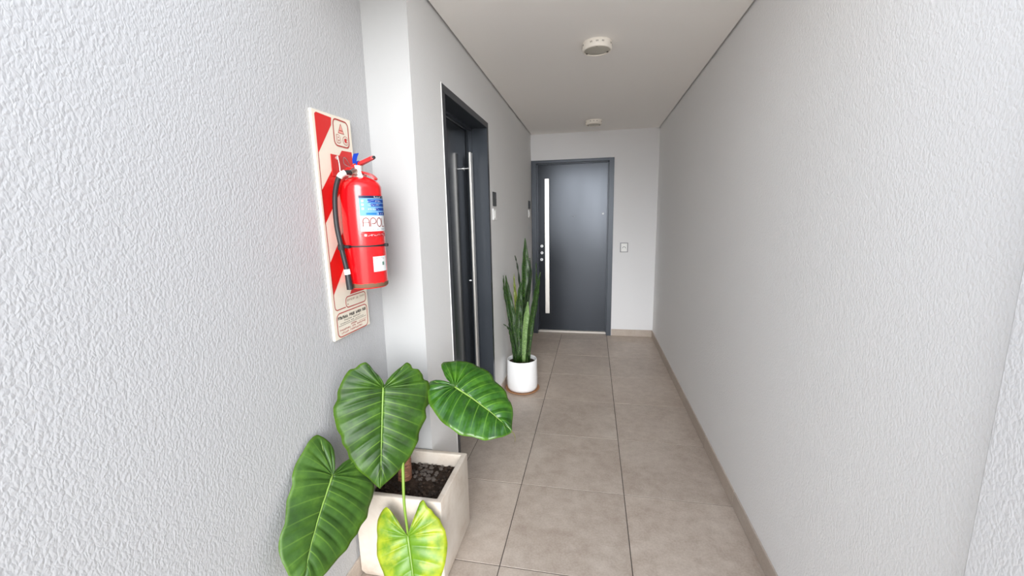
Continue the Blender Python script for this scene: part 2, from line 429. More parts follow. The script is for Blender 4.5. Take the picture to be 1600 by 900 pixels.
def scribble(bm, surf, y0, y1, z, h, words, seed, wd=None):
    """rows of tiny strokes standing for print too small to read in the photograph"""
    rr = random.Random(seed); wd = wd or h*.22; tot = sum(words)+len(words)-1; cw = (y1-y0)/tot; y = y0
    for wn in words:
        for _ in range(wn):
            a, b = y+cw*.12, y+cw*.82; k = rr.randrange(6)
            S = [[(a, z), (a, z+h)]]
            if k in (0, 2, 3): S.append([(b, z), (b, z+h)])
            if k in (1, 2, 4): S.append([(a, z+h-wd/2), (b, z+h-wd/2)])
            if k in (0, 1, 4, 5): S.append([(a, z+h*.5), (b, z+h*.5)])
            if k in (1, 3, 5): S.append([(a, z+wd/2), (b, z+wd/2)])
            for s_ in S: ribbon(bm, s_, wd, surf)
            y += cw
        y += cw
    return bm
sb = thing('extinguisher_board', (XB, 1.545, 1.56), 'tall cream board with red diagonal stripes and ABC mark, on left wall', 'sign')
bm = bmesh.new()
q = [(1.407, 1.998), (1.656, 2.006), (1.684, 1.118), (1.420, 1.114)]
A = [bm.verts.new((XN+.001, y, z)) for y, z in q]; B = [bm.verts.new((XB, y, z)) for y, z in q]
bm.faces.new(A); bm.faces.new(B[::-1])
for i in range(4): bm.faces.new((A[i], B[i], B[(i+1) % 4], A[(i+1) % 4]))
bmesh.ops.recalc_face_normals(bm, faces=bm.faces[:])
bmesh.ops.bevel(bm, geom=bm.edges[:], offset=.001, segments=1, affect='EDGES')
obj('backing_board', bm, M_CREAM, sb)
for pts in ([(1.424, 1.84), (1.4235, 1.983), (1.433, 1.990), (1.525, 1.989), (1.5195, 1.960)],
            [(1.4245, 1.578), (1.4235, 1.705), (1.577, 1.873), (1.648, 1.876), (1.652, 1.828)],
            [(1.4335, 1.296), (1.4305, 1.426), (1.655, 1.684), (1.660, 1.567)],
            [(1.546, 1.284), (1.664, 1.424), (1.668, 1.288), (1.655, 1.2845)]):
    obj('red_stripe', poly(pts, .0006), M_RED, sb)
bm = bmesh.new()
ribbon(bm, [(1.425, 1.845), (1.4245, 1.705), (1.4345, 1.296), (1.4355, 1.252), (1.4395, 1.240), (1.448, 1.235), (1.508, 1.236)], .004, bsurf(.0008))
obj('border_line', bm, M_LINE, sb)
em = obj('class_emblem', ribbon(bmesh.new(), rrect(1.533, 1.634, 1.889, 1.990, .02), .0055, bsurf(.0009), True), M_LINE, sb)
tri = [(1.5635, 1.940), (1.6015, 1.940), (1.583, 1.977)]
obj('letter_fill', poly([(1.566, 1.9415), (1.599, 1.9415), (1.583, 1.974)], .0007), M_PINK, em)
bm = ribbon(bmesh.new(), tri, .0042, bsurf(.001), True); ribbon(bm, [(1.572, 1.951), (1.594, 1.951)], .003, bsurf(.001)); obj('letter_mark', bm, M_LINE, em)
def letter(ch, y, z, size, off, grow, M, wide=1.0):
    cu = bpy.data.curves.new('letter', 'FONT'); cu.body = ch; cu.size = size; cu.align_x = 'CENTER'; cu.offset = grow; cu.resolution_u = 4
    to = bpy.data.objects.new('letter', cu); C.objects.link(to); bpy.context.view_layer.update()
    me = bpy.data.meshes.new_from_object(to.evaluated_get(bpy.context.evaluated_depsgraph_get())); bpy.data.objects.remove(to); bpy.data.curves.remove(cu)
    for v in me.vertices: v.co = (XB+off, y+v.co.x*wide, z+v.co.y)
    me.materials.clear(); return me
for ch, y in (('B', 1.5615), ('C', 1.607)):
    obj('letter_mark', letter(ch, y, 1.9025, .040, .0010, .0032, M_LINE, 1.08), M_LINE, em)
    obj('letter_fill', letter(ch, y, 1.9025, .040, .0013, .0010, M_CREAM, 1.08), M_CREAM, em)
obj('letter_core', poly([(1.611+.0075*math.cos(k*PI/8), 1.9165+.008*math.sin(k*PI/8)) for k in range(16)], .0006), M_RED, em)
for (a, b, c, d_, r) in ((1.512, 1.664, 1.232, 1.277, .016), (1.441, 1.667, 1.121, 1.219, .022)):
    obj('border_line', ribbon(bmesh.new(), rrect(a, b, c, d_, r), .004, bsurf(.0009), True), M_LINE, sb)
bm = bmesh.new(); S = bsurf(.0009)
scribble(bm, S, 1.522, 1.655, 1.2575, .0085, [6, 2, 4], 3, .0013); ribbon(bm, [(1.522, 1.245), (1.529, 1.245)], .005, S)
obj('small_print', bm, mat('print_rust', srgb(158, 128, 104), .6), sb)['kind'] = 'stuff'
bm = bmesh.new()
scribble(bm, S, 1.449, 1.658, 1.193, .0125, [7, 4, 4, 3], 5, .0032); scribble(bm, S, 1.490, 1.610, 1.1815, .006, [6, 6], 6, .0011)
scribble(bm, S, 1.462, 1.635, 1.1725, .0035, [9, 3, 9], 8, .0009); ribbon(bm, [(1.449, 1.1665), (1.655, 1.1675)], .0014, S)
obj('small_print', bm, M_INK, sb)['kind'] = 'stuff'
bm = bmesh.new()
scribble(bm, S, 1.535, 1.580, 1.155, .006, [7], 9, .0012); ribbon(bm, [(1.595, 1.1555), (1.656, 1.1565)], .001, S)
scribble(bm, S, 1.455, 1.648, 1.144, .007, [8, 3, 7], 10, .0012); scribble(bm, S, 1.465, 1.62, 1.131, .007, [5, 9], 11, .0012)
obj('small_print', bm, M_LINE, sb)['kind'] = 'stuff'
br = obj('hanging_bracket', BX(XB+.0008, XB+.004, 1.497, 1.605, 1.765, 1.850, .001, 1), mat('bracket_red', srgb(196, 30, 26), .4), sb)
sharp(obj('hook_bolt', TB([(XB+.003, 1.532, 1.838), (XB+.0075, 1.532, 1.838)], .0075, 14), M_STEEL, br))


# ---------------------------------------------------------------- fire extinguisher
M_EXT = mat('extinguisher_red', srgb(226, 12, 20), .22, 0, .5, .6)
g = NB(M_EXT); sep = g.n('ShaderNodeSeparateXYZ'); g.l(g.n('ShaderNodeNewGeometry').outputs['Position'], sep.inputs[0])
n = g.noise(g.pos((1, 1, 1)), 38, 4, .6); edge = g.math('MULTIPLY_ADD', n, .014, 1.3325)
rust = g.math('LESS_THAN', sep.outputs['Z'], edge); bott = g.math('GREATER_THAN', sep.outputs['Z'], 1.3225)
fac = g.math('MULTIPLY', rust, bott)
g.col(g.mix(fac, srgb(226, 12, 20), srgb(112, 84, 62)))
g.l(g.math('MULTIPLY_ADD', fac, .5, .22), g.b.inputs['Roughness']); g.l(g.math('MULTIPLY_ADD', fac, -.6, .6), g.b.inputs['Coat Weight'])
M_RUBBER = mat('hose_rubber', srgb(34, 35, 37), .45)
M_WLAB = mat('label_white', srgb(226, 226, 226), .6, 0, .2)
M_NAVY = mat('label_navy', srgb(28, 34, 66), .4)
M_BLUE = mat('label_blue', srgb(24, 70, 152), .6, 0, .2)
M_SKY = mat('label_pale_blue', srgb(116, 164, 212), .6, 0, .2)
M_APO = mat('label_lettering', srgb(142, 66, 56), .85, spec=.1)
M_RED2 = mat('lever_red', srgb(206, 30, 30), .35)
M_SEAL = mat('seal_blue', srgb(14, 52, 150), .65, spec=.15)
EX, EY, ER = -.925, 1.555, .081
fx = thing('fire_extinguisher', (EX, EY, 1.318), 'red fire extinguisher with black hose hung on the striped board', 'fire extinguisher')
prof = [(0, 1.326), (.066, 1.326), (.070, 1.320), (.0765, 1.3185), (.0795, 1.322), (ER, 1.329), (ER, 1.712), (.0795, 1.725), (.074, 1.738), (.064, 1.7485), (.050, 1.7565), (.034, 1.762), (.0235, 1.765), (.0235, 1.772)]
sharp(obj('cylinder', lathe(bmesh.new(), prof, 72, EX, EY), M_EXT, fx), 50)
def csurf(off):
    def f(deg, z):
        a = math.radians(deg); return (EX+(ER+off)*math.cos(a), EY+(ER+off)*math.sin(a), z)
    return f
def cpatch(bm, a0, a1, z0, z1, off, n=None):
    S = csurf(off); n = n or max(2, int(abs(a1-a0)/4))
    lo = [bm.verts.new(S(a0+(a1-a0)*i/n, z0)) for i in range(n+1)]; hi = [bm.verts.new(S(a0+(a1-a0)*i/n, z1)) for i in range(n+1)]
    for i in range(n): bm.faces.new((lo[i], lo[i+1], hi[i+1], hi[i]))
    return bm
def CP(*a): return cpatch(bmesh.new(), *a)
LA, LB = -67, 74
lab = obj('label', CP(LA, LB, 1.548, 1.685, .0006), M_WLAB, fx)
obj('label_band', CP(LA, LB, 1.609, 1.677, .0010), M_SKY, lab)
obj('label_band', CP(LA, LB, 1.6765, 1.687, .0010), M_NAVY, lab)
for za, zb, split in ((1.660, 1.6725, -44), (1.645, 1.6565, -36), (1.629, 1.640, -22), (1.612, 1.6235, -12)):
    obj('label_band', CP(split, LB, za, zb, .0014), M_BLUE, lab)
obj('label_band', CP(-50, -20, 1.613, 1.6205, .0016), mat('label_mid_blue', srgb(38, 120, 180), .4), lab)
obj('label_band', CP(LA, LB, 1.526, 1.541, .0010), mat('label_red', srgb(186, 24, 30), .4), lab)
W = csurf(.002)
bm = bmesh.new()
scribble(bm, W, -26, 30, 1.679, .0055, [6, 5], 21, .0012)
for z, a, b, wn in ((1.663, -45, 0, [6, 7]), (1.648, -45, -5, [11]), (1.632, -45, -10, [10]), (1.614, -16, 8, [1, 1, 1])):
    scribble(bm, W, a, b, z, .005, wn, int(z*1000), .001)
scribble(bm, W, -50, 40, 1.530, .006, [9, 4, 6], 25, .0012)
for z in (1.6625, 1.648, 1.632): cpatch(bm, -61, -55, z, z+.008, .002, 2)
cpatch(bm, -59, -53, 1.5295, 1.5375, .002, 2)
obj('label_print', bm, M_WLAB, lab)['kind'] = 'stuff'
obj('label_print', scribble(bmesh.new(), W, -60, 45, 1.5525, .006, [3, 6, 4, 6], 31, .0012), mat('label_grey_print', srgb(130, 150, 160), .5), lab)['kind'] = 'stuff'
# brand lettering drawn with thin rounded strokes
D = lambda mm: math.degrees(mm/1000/ER)
def arc(cx, cz, rx, rz, a0, a1, n=14): return [(cx+rx*math.cos(math.radians(a0+(a1-a0)*i/n)), cz+rz*math.sin(math.radians(a0+(a1-a0)*i/n))) for i in range(n+1)]
def dense(p, k=6):
    o = []
    for a, b in zip(p, p[1:]): o += [(a[0]+(b[0]-a[0])*i/k, a[1]+(b[1]-a[1])*i/k) for i in range(k)]
    return o+[p[-1]]
def cribbon(bm, pts, wmm):
    # strokes on the cylinder: x in degrees, z in metres; work in millimetre space
    P = [(math.radians(a)*ER, z) for a, z in pts]; S = csurf(.0022)
    return ribbon(bm, P, wmm/1000, lambda x, z: S(math.degrees(x/ER), z))
bm = bmesh.new(); z0, z1 = 1.5665, 1.6005; zm = (z0+z1)/2; wl_, gap = D(23), D(4.8); x = -60.5
for ch in 'APOLO':
    c = x+wl_/2; r_ = wl_/2; zr = .012
    if ch == 'A':
        cribbon(bm, dense([(x, z0), (x, z1-zr)])+arc(c, z1-zr, r_, zr, 180, 0)+dense([(x+wl_, z1-zr), (x+wl_, z0)]), 3.2); cribbon(bm, dense([(x, zm-.001), (x+wl_, zm-.001)]), 2.4)
    elif ch == 'P':
        cribbon(bm, dense([(x, z0), (x, z1-zr)])+arc(x+r_, z1-zr, r_, zr, 180, 0)+arc(x+r_, z1-zr-.001, r_, .010, 0, -90), 3.2); cribbon(bm, dense([(x+r_, zm-.006), (x+r_*.3, zm-.006)]), 2.4)
    elif ch == 'O':
        cribbon(bm, arc(c, zm, r_, (z1-z0)/2, 0, 360, 36), 3.2)
    else:
        cribbon(bm, dense([(x, z1), (x, z0), (x+wl_*.75, z0)], 8), 2.6)
    x += wl_+gap
obj('brand_lettering', bm, M_APO, lab)
st = obj('inspection_sticker', CP(-41, 8, 1.386, 1.447, .0007), M_WLAB, fx)
bm = bmesh.new(); scribble(bm, csurf(.0014), -36, -18, 1.438, .004, [4, 3], 41, .001); scribble(bm, csurf(.0014), -34, -24, 1.397, .005, [2, 2], 42, .001)
scribble(bm, csurf(.0014), -14, -2, 1.437, .006, [3], 45, .002)
obj('sticker_print', bm, M_INK, st)['kind'] = 'stuff'
obj('sticker_print', CP(-12, -4, 1.410, 1.424, .0014), mat('sticker_green', srgb(96, 132, 118), .5), st)
# valve head
sharp(obj('neck_collar', lathe(bmesh.new(), [(.030, 1.763), (.031, 1.766), (.029, 1.771), (.019, 1.772), (.017, 1.778), (.017, 1.806), (.012, 1.810), (0, 1.810)], 28, EX, EY), M_STEEL, fx), 40)
sharp(obj('hose_port', TB([(EX, EY-.012, 1.785), (EX, EY-.040, 1.781), (-.925, 1.490, 1.774)], [.012, .013, .0105], 16), mat('port_bronze', srgb(150, 128, 116), .35, .8), fx))
def blade(pts, wid, th, M, name, parent=fx, yc=EY):
    bm = bmesh.new(); P = smooth_path([(x_, yc, z_) for x_, z_ in pts], 18); rings = []
    for i, p in enumerate(P):
        t = (P[min(i+1, 18)]-P[max(i-1, 0)]).normalized(); nn = Vector((-t.z, 0, t.x)); f = i/18; w_ = wid*(.72+.28*math.sin(PI*min(1, f*1.25)))
        if i in (0, 18): w_ *= .6
        rings.append([bm.verts.new(p+Vector((0, sy*w_, 0))+nn*sz*th) for sy, sz in ((-1, -.7), (-.8, 1), (.8, 1), (1, -.7))])
    for A, B in zip(rings, rings[1:]):
        for k in range(4): bm.faces.new((A[k], A[(k+1) % 4], B[(k+1) % 4], B[k]))
    bm.faces.new(rings[0]); bm.faces.new(rings[-1][::-1]); bmesh.ops.recalc_face_normals(bm, faces=bm.faces[:])
    return sharp(obj(name, bm, M, parent), 50)
ul = blade([(-.985, 1.788), (-.948, 1.803), (-.915, 1.815), (-.885, 1.826), (-.858, 1.836)], .0125, .0075, M_RED2, 'squeeze_lever')
blade([(-.925, 1.784), (-.905, 1.780), (-.884, 1.773), (-.866, 1.763), (-.853, 1.750)], .019, .004, M_RED2, 'carry_handle')
sharp(obj('lever_tip', TB([(-.862, EY, 1.8348), (-.853, EY, 1.8378)], [.0075, .006], 10), M_DARKRUB, ul))
bm = bmesh.new()
P = smooth_path([(-.922, 1.530, 1.806), (-.912, 1.527, 1.786), (-.904, 1.525, 1.766), (-.894, 1.523, 1.7475)], 12)
for i in range(12):
    a, b = P[i], P[i+1]; wa, wb = [.0055+.003*abs(math.sin(PI*(k/12+.1))) for k in (i, i+1)]
    bm.faces.new([bm.verts.new(v) for v in (a+Vector((-wa, -wa*.2, 0)), a+Vector((wa, wa*.2, 0)), b+Vector((wb, wb*.2, 0)), b+Vector((-wb, -wb*.2, 0)))])
bmesh.ops.remove_doubles(bm, verts=bm.verts[:], dist=1e-5)
o = obj('white_seal_tag', bm, M_WHITEP, fx); md = o.modifiers.new('s', 'SOLIDIFY'); md.thickness = .002
sharp(obj('safety_pin', TB(smooth_path([(-.93, 1.525, 1.797), (-.945, 1.520, 1.800), (-.962, 1.512, 1.812), (-.958, 1.508, 1.835), (-.948, 1.515, 1.822), (-.945, 1.528, 1.800)], 24), .0011, 8), mat('pin_wire', srgb(120, 118, 116), .4, .8), fx))
bm = TB([(-.923+.006*math.cos(t_)*.4, EY+.0155*math.cos(t_), 1.8115+.0125*math.sin(t_)) for t_ in [2*PI*k/24 for k in range(25)]], .0028, 8)
sl = obj('blue_seal', bm, M_SEAL, fx)
P = smooth_path([(-.932, 1.538, 1.815), (-.931, 1.537, 1.826), (-.928, 1.538, 1.840), (-.923, 1.540, 1.853)], 10); bm = bmesh.new(); wv = Vector((.0085, .006, .002))
L = [(bm.verts.new(p-wv*(.7+.3*i/10)), bm.verts.new(p+wv*(.7+.3*i/10))) for i, p in enumerate(P)]
for a, b in zip(L, L[1:]): bm.faces.new((a[0], a[1], b[1], b[0]))
o = obj('seal_tail', bm, M_SEAL, sl); md = o.modifiers.new('s', 'SOLIDIFY'); md.thickness = .0012
sharp(obj('hanging_loop', TB(smooth_path([(-.998, 1.528, 1.846), (-.9985, 1.536, 1.815), (-.998, 1.541, 1.780), (-.98, 1.553, 1.772), (-.944, 1.556, 1.7745)], 20), .0022, 8), M_STEEL, fx))
# hose
HP = [(-.925, 1.496, 1.775), (-.932, 1.472, 1.773), (-.946, 1.456, 1.762), (-.961, 1.453, 1.735), (-.976, 1.453, 1.678), (-.979, 1.453, 1.580), (-.968, 1.453, 1.493), (-.952, 1.454, 1.394)]
hz = sharp(obj('hose', TB(smooth_path(HP, 48), .0098, 14), M_RUBBER, fx), 60)
obj('hose_sleeve', TB(smooth_path([(-.934, 1.469, 1.7725), (-.944, 1.458, 1.764), (-.951, 1.455, 1.754)], 8), .0118, 14), mat('sleeve_grey', srgb(205, 200, 194), .4), hz)
sharp(obj('nozzle', TB([(-.953, 1.454, 1.400), (-.9505, 1.4545, 1.372), (-.949, 1.455, 1.350), (-.947, 1.456, 1.322), (-.947, 1.456, 1.321)], [.0105, .0115, .0125, .0130, .0105], 16), M_RUBBER, hz), 50)
obj('nozzle_ring', TB([(-.9535, 1.454, 1.402), (-.9512, 1.4543, 1.382)], .0118, 16), M_WHITEP, hz)
bm = lathe(bmesh.new(), [(ER+.0006, 1.487), (ER+.0022, 1.487), (ER+.0022, 1.4935), (ER+.0006, 1.4935), (ER+.0006, 1.487)], 60, EX, EY)
tie = sharp(obj('cable_tie', bm, M_DARKRUB, fx))
obj('tie_head', BX(EX+ER*.98, EX+ER+.013, EY+.008, EY+.020, 1.484, 1.4965, .002, 2), M_DARKRUB, tie)
sharp(obj('hose_clip', TB([(-.9685, 1.453, 1.480), (-.9675, 1.453, 1.500)], .0128, 14), M_DARKRUB, tie))
obj('clip_arm', BX(-.972, -.938, 1.455, 1.482, 1.485, 1.496, .002, 1), M_DARKRUB, tie)

# ---------------------------------------------------------------- elephant-ear plant in the square planter
LEAF = {
'big':dict(S=[-0.84, 1.46, 0.91],ax=[0.0764, -0.3361, -0.9387],n=[0.5934, -0.7412, 0.3137],
 M=[(0.0, 0.0), (0.118, 0.001), (0.238, 0.001), (0.387, 0.0)],
 L=[(-0.009, -0.005), (-0.028, 0.002), (-0.051, 0.018), (-0.074, 0.04), (-0.093, 0.053), (-0.108, 0.072), (-0.101, 0.093), (-0.083, 0.11), (-0.08, 0.131), (-0.059, 0.147), (-0.029, 0.161), (0.006, 0.173), (0.036, 0.171), (0.064, 0.186), (0.094, 0.183), (0.127, 0.174), (0.151, 0.168), (0.175, 0.152), (0.202, 0.148), (0.233, 0.127), (0.262, 0.12), (0.291, 0.099), (0.314, 0.078), (0.341, 0.048), (0.37, 0.021), (0.387, 0.0)],
 R=[(-0.009, -0.005), (-0.031, -0.014), (-0.052, -0.032), (-0.071, -0.054), (-0.086, -0.076), (-0.104, -0.096), (-0.092, -0.113), (-0.075, -0.118), (-0.072, -0.146), (-0.047, -0.167), (-0.027, -0.17), (-0.02, -0.191), (0.023, -0.195), (0.069, -0.192), (0.1, -0.178), (0.132, -0.182), (0.157, -0.169), (0.193, -0.153), (0.221, -0.15), (0.247, -0.134), (0.276, -0.121), (0.293, -0.109), (0.315, -0.09), (0.335, -0.062), (0.361, -0.032), (0.387, 0.0)]),
'right':dict(S=[-0.588, 1.62, 0.859],ax=[0.8567, -0.2842, -0.4305],n=[0.2739, -0.4566, 0.8464],
 M=[(0.0, 0.0), (0.094, -0.008), (0.204, -0.009), (0.317, -0.0)],
 L=[(-0.018, -0.001), (-0.06, -0.01), (-0.092, -0.028), (-0.12, -0.041), (-0.13, -0.05), (-0.132, -0.067), (-0.121, -0.088), (-0.108, -0.108), (-0.097, -0.123), (-0.074, -0.133), (-0.055, -0.147), (-0.032, -0.163), (-0.01, -0.166), (0.011, -0.17), (0.044, -0.173), (0.075, -0.172), (0.097, -0.158), (0.124, -0.153), (0.153, -0.147), (0.184, -0.139), (0.204, -0.123), (0.229, -0.112), (0.252, -0.092), (0.274, -0.066), (0.289, -0.041), (0.303, -0.017), (0.317, -0.0)],
 R=[(-0.018, -0.001), (-0.047, 0.004), (-0.068, 0.013), (-0.091, 0.027), (-0.103, 0.046), (-0.096, 0.065), (-0.073, 0.093), (-0.043, 0.119), (-0.012, 0.137), (0.026, 0.147), (0.067, 0.154), (0.097, 0.157), (0.127, 0.154), (0.161, 0.15), (0.184, 0.14), (0.209, 0.126), (0.231, 0.115), (0.253, 0.104), (0.275, 0.08), (0.301, 0.048), (0.311, 0.021), (0.317, -0.0)]),
'left':dict(S=[-0.935, 1.22, 0.665],ax=[0.1117, -0.7327, -0.6713],n=[0.879, -0.2423, 0.4107],
 M=[(-0.0, 0.0), (0.127, 0.009), (0.225, 0.01), (0.341, 0.0)],
 L=[(-0.007, -0.0), (-0.028, 0.004), (-0.06, 0.005), (-0.087, 0.017), (-0.105, 0.041), (-0.118, 0.073), (-0.124, 0.1), (-0.113, 0.113), (-0.088, 0.127), (-0.061, 0.134), (-0.034, 0.14), (-0.005, 0.145), (0.032, 0.146), (0.056, 0.136), (0.087, 0.135), (0.106, 0.135), (0.134, 0.128), (0.171, 0.12), (0.199, 0.122), (0.226, 0.117), (0.251, 0.108), (0.276, 0.089), (0.302, 0.06), (0.324, 0.035), (0.341, 0.0)],
 R=[(-0.007, -0.0), (-0.025, -0.011), (-0.05, -0.028), (-0.07, -0.052), (-0.081, -0.087), (-0.071, -0.137), (-0.045, -0.177), (-0.006, -0.198), (0.04, -0.205), (0.076, -0.199), (0.11, -0.197), (0.14, -0.176), (0.167, -0.172), (0.195, -0.148), (0.221, -0.136), (0.243, -0.115), (0.263, -0.101), (0.285, -0.083), (0.301, -0.066), (0.32, -0.045), (0.341, 0.0)]),
'front':dict(S=[-0.718, 1.35, 0.331],ax=[0.2183, -0.3677, -0.904],n=[0.17, -0.8978, 0.4062],
 M=[(0.0, 0.0), (0.078, -0.004), (0.144, -0.007), (0.245, -0.0)],
 L=[(-0.005, 0.002), (-0.03, 0.02), (-0.06, 0.036), (-0.087, 0.049), (-0.11, 0.062), (-0.122, 0.076), (-0.116, 0.09), (-0.098, 0.107), (-0.077, 0.119), (-0.05, 0.122), (-0.02, 0.123), (0.013, 0.132), (0.049, 0.132), (0.074, 0.123), (0.108, 0.115), (0.132, 0.11), (0.16, 0.094), (0.193, 0.068), (0.224, 0.034), (0.245, -0.0)],
 R=[(-0.006, -0.005), (-0.028, -0.017), (-0.06, -0.032), (-0.092, -0.047), (-0.115, -0.059), (-0.125, -0.075), (-0.114, -0.082), (-0.096, -0.089), (-0.079, -0.106), (-0.057, -0.115), (-0.04, -0.132), (-0.018, -0.141), (0.001, -0.152), (0.024, -0.153), (0.055, -0.153), (0.087, -0.147), (0.122, -0.137), (0.146, -0.125), (0.17, -0.111), (0.192, -0.09), (0.216, -0.061), (0.237, -0.03), (0.245, -0.0)]),
}
def leaf_material(name, dark, mid, light, vein, yellow=.0, rough=.33):
    M = mat(name, mid, rough, spec=.5); g = NB(M)
    uv = g.n('ShaderNodeUVMap'); uv.uv_map = 'UVMap'; sp = g.n('ShaderNodeSeparateXYZ'); g.l(uv.outputs[0], sp.inputs[0]); U, V = sp.outputs[0], sp.outputs[1]
    p = g.pos(); n1 = g.noise(p, 14, 4, .6); n2 = g.noise(p, 60, 4, .6)
    base = g.ramp(n1, [(.3, dark), (.52, mid), (.75, light)])
    fr = g.math('FRACT', V); dv = g.math('ABSOLUTE', g.math('SUBTRACT', fr, .5))      # .5 on the vein, 0 between veins
    fine = g.math('FRACT', g.math('MULTIPLY', V, 1.0))
    base = g.mix(g.math('MULTIPLY', n2, .35), base, dark)
    if yellow:
        pt = g.noise(p, 24, 3, .55); k = g.math('MULTIPLY', g.math('SMOOTH_MIN', 1.0, g.math('MAXIMUM', g.math('MULTIPLY_ADD', U, 1.2, g.math('MULTIPLY_ADD', pt, 3.2, -1.95)), 0), .1), yellow)
        base = g.mix(k, base, srgb(196, 194, 46))
    else:
        rim = g.n('ShaderNodeMapRange'); g.l(U, rim.inputs[0]); rim.inputs[1].default_value = .90; rim.inputs[2].default_value = 1
        base = g.mix(g.math('MULTIPLY', rim.outputs[0], .45), base, srgb(104, 140, 36))
    vm = g.n('ShaderNodeMapRange'); g.l(dv, vm.inputs[0]); vm.inputs[1].default_value = .44; vm.inputs[2].default_value = .49
    fade = g.math('MULTIPLY_ADD', U, -.6, .72)
    base = g.mix(g.math('MULTIPLY', vm.outputs[0], fade), base, vein)
    g.col(base)
    g.bump(g.math('ADD', g.math('MULTIPLY', n2, .4), g.noise(p, 170, 2)), .10, .002)
    g.b.inputs['Subsurface Weight'].default_value = 0
    # thin translucent blade
    tr = g.n('ShaderNodeBsdfTranslucent'); hs = g.n('ShaderNodeHueSaturation'); hs.inputs['Value'].default_value = 1.3; g.l(base, hs.inputs['Color']); g.l(hs.outputs[0], tr.inputs[0])
    mx = g.n('ShaderNodeMixShader'); mx.inputs[0].default_value = .16; g.l(g.b.outputs[0], mx.inputs[1]); g.l(tr.outputs[0], mx.inputs[2])
    g.l(mx.outputs[0], g.t.nodes['Material Output'].inputs['Surface'])
    return M
M_LG = leaf_material('leaf_green', srgb(27, 54, 5), srgb(46, 84, 10), srgb(76, 118, 20), srgb(112, 150, 44), rough=.48)
M_LG2 = leaf_material('leaf_glossy_green', srgb(26, 62, 14), srgb(48, 96, 22), srgb(82, 134, 32), srgb(116, 162, 56), rough=.22)
M_LB = leaf_material('leaf_blue_green', srgb(46, 80, 24), srgb(64, 102, 30), srgb(92, 132, 42), srgb(114, 152, 54), rough=.46)
M_LY = leaf_material('leaf_yellowing', srgb(80, 122, 16), srgb(102, 142, 22), srgb(128, 162, 34), srgb(92, 134, 34), yellow=.5, rough=.38)
M_PET = mat('petiole_green', srgb(112, 142, 46), .4)
M_PET2 = mat('petiole_dark_green', srgb(70, 112, 34), .4)
M_RIB = mat('midrib_green', srgb(120, 152, 66), .4)

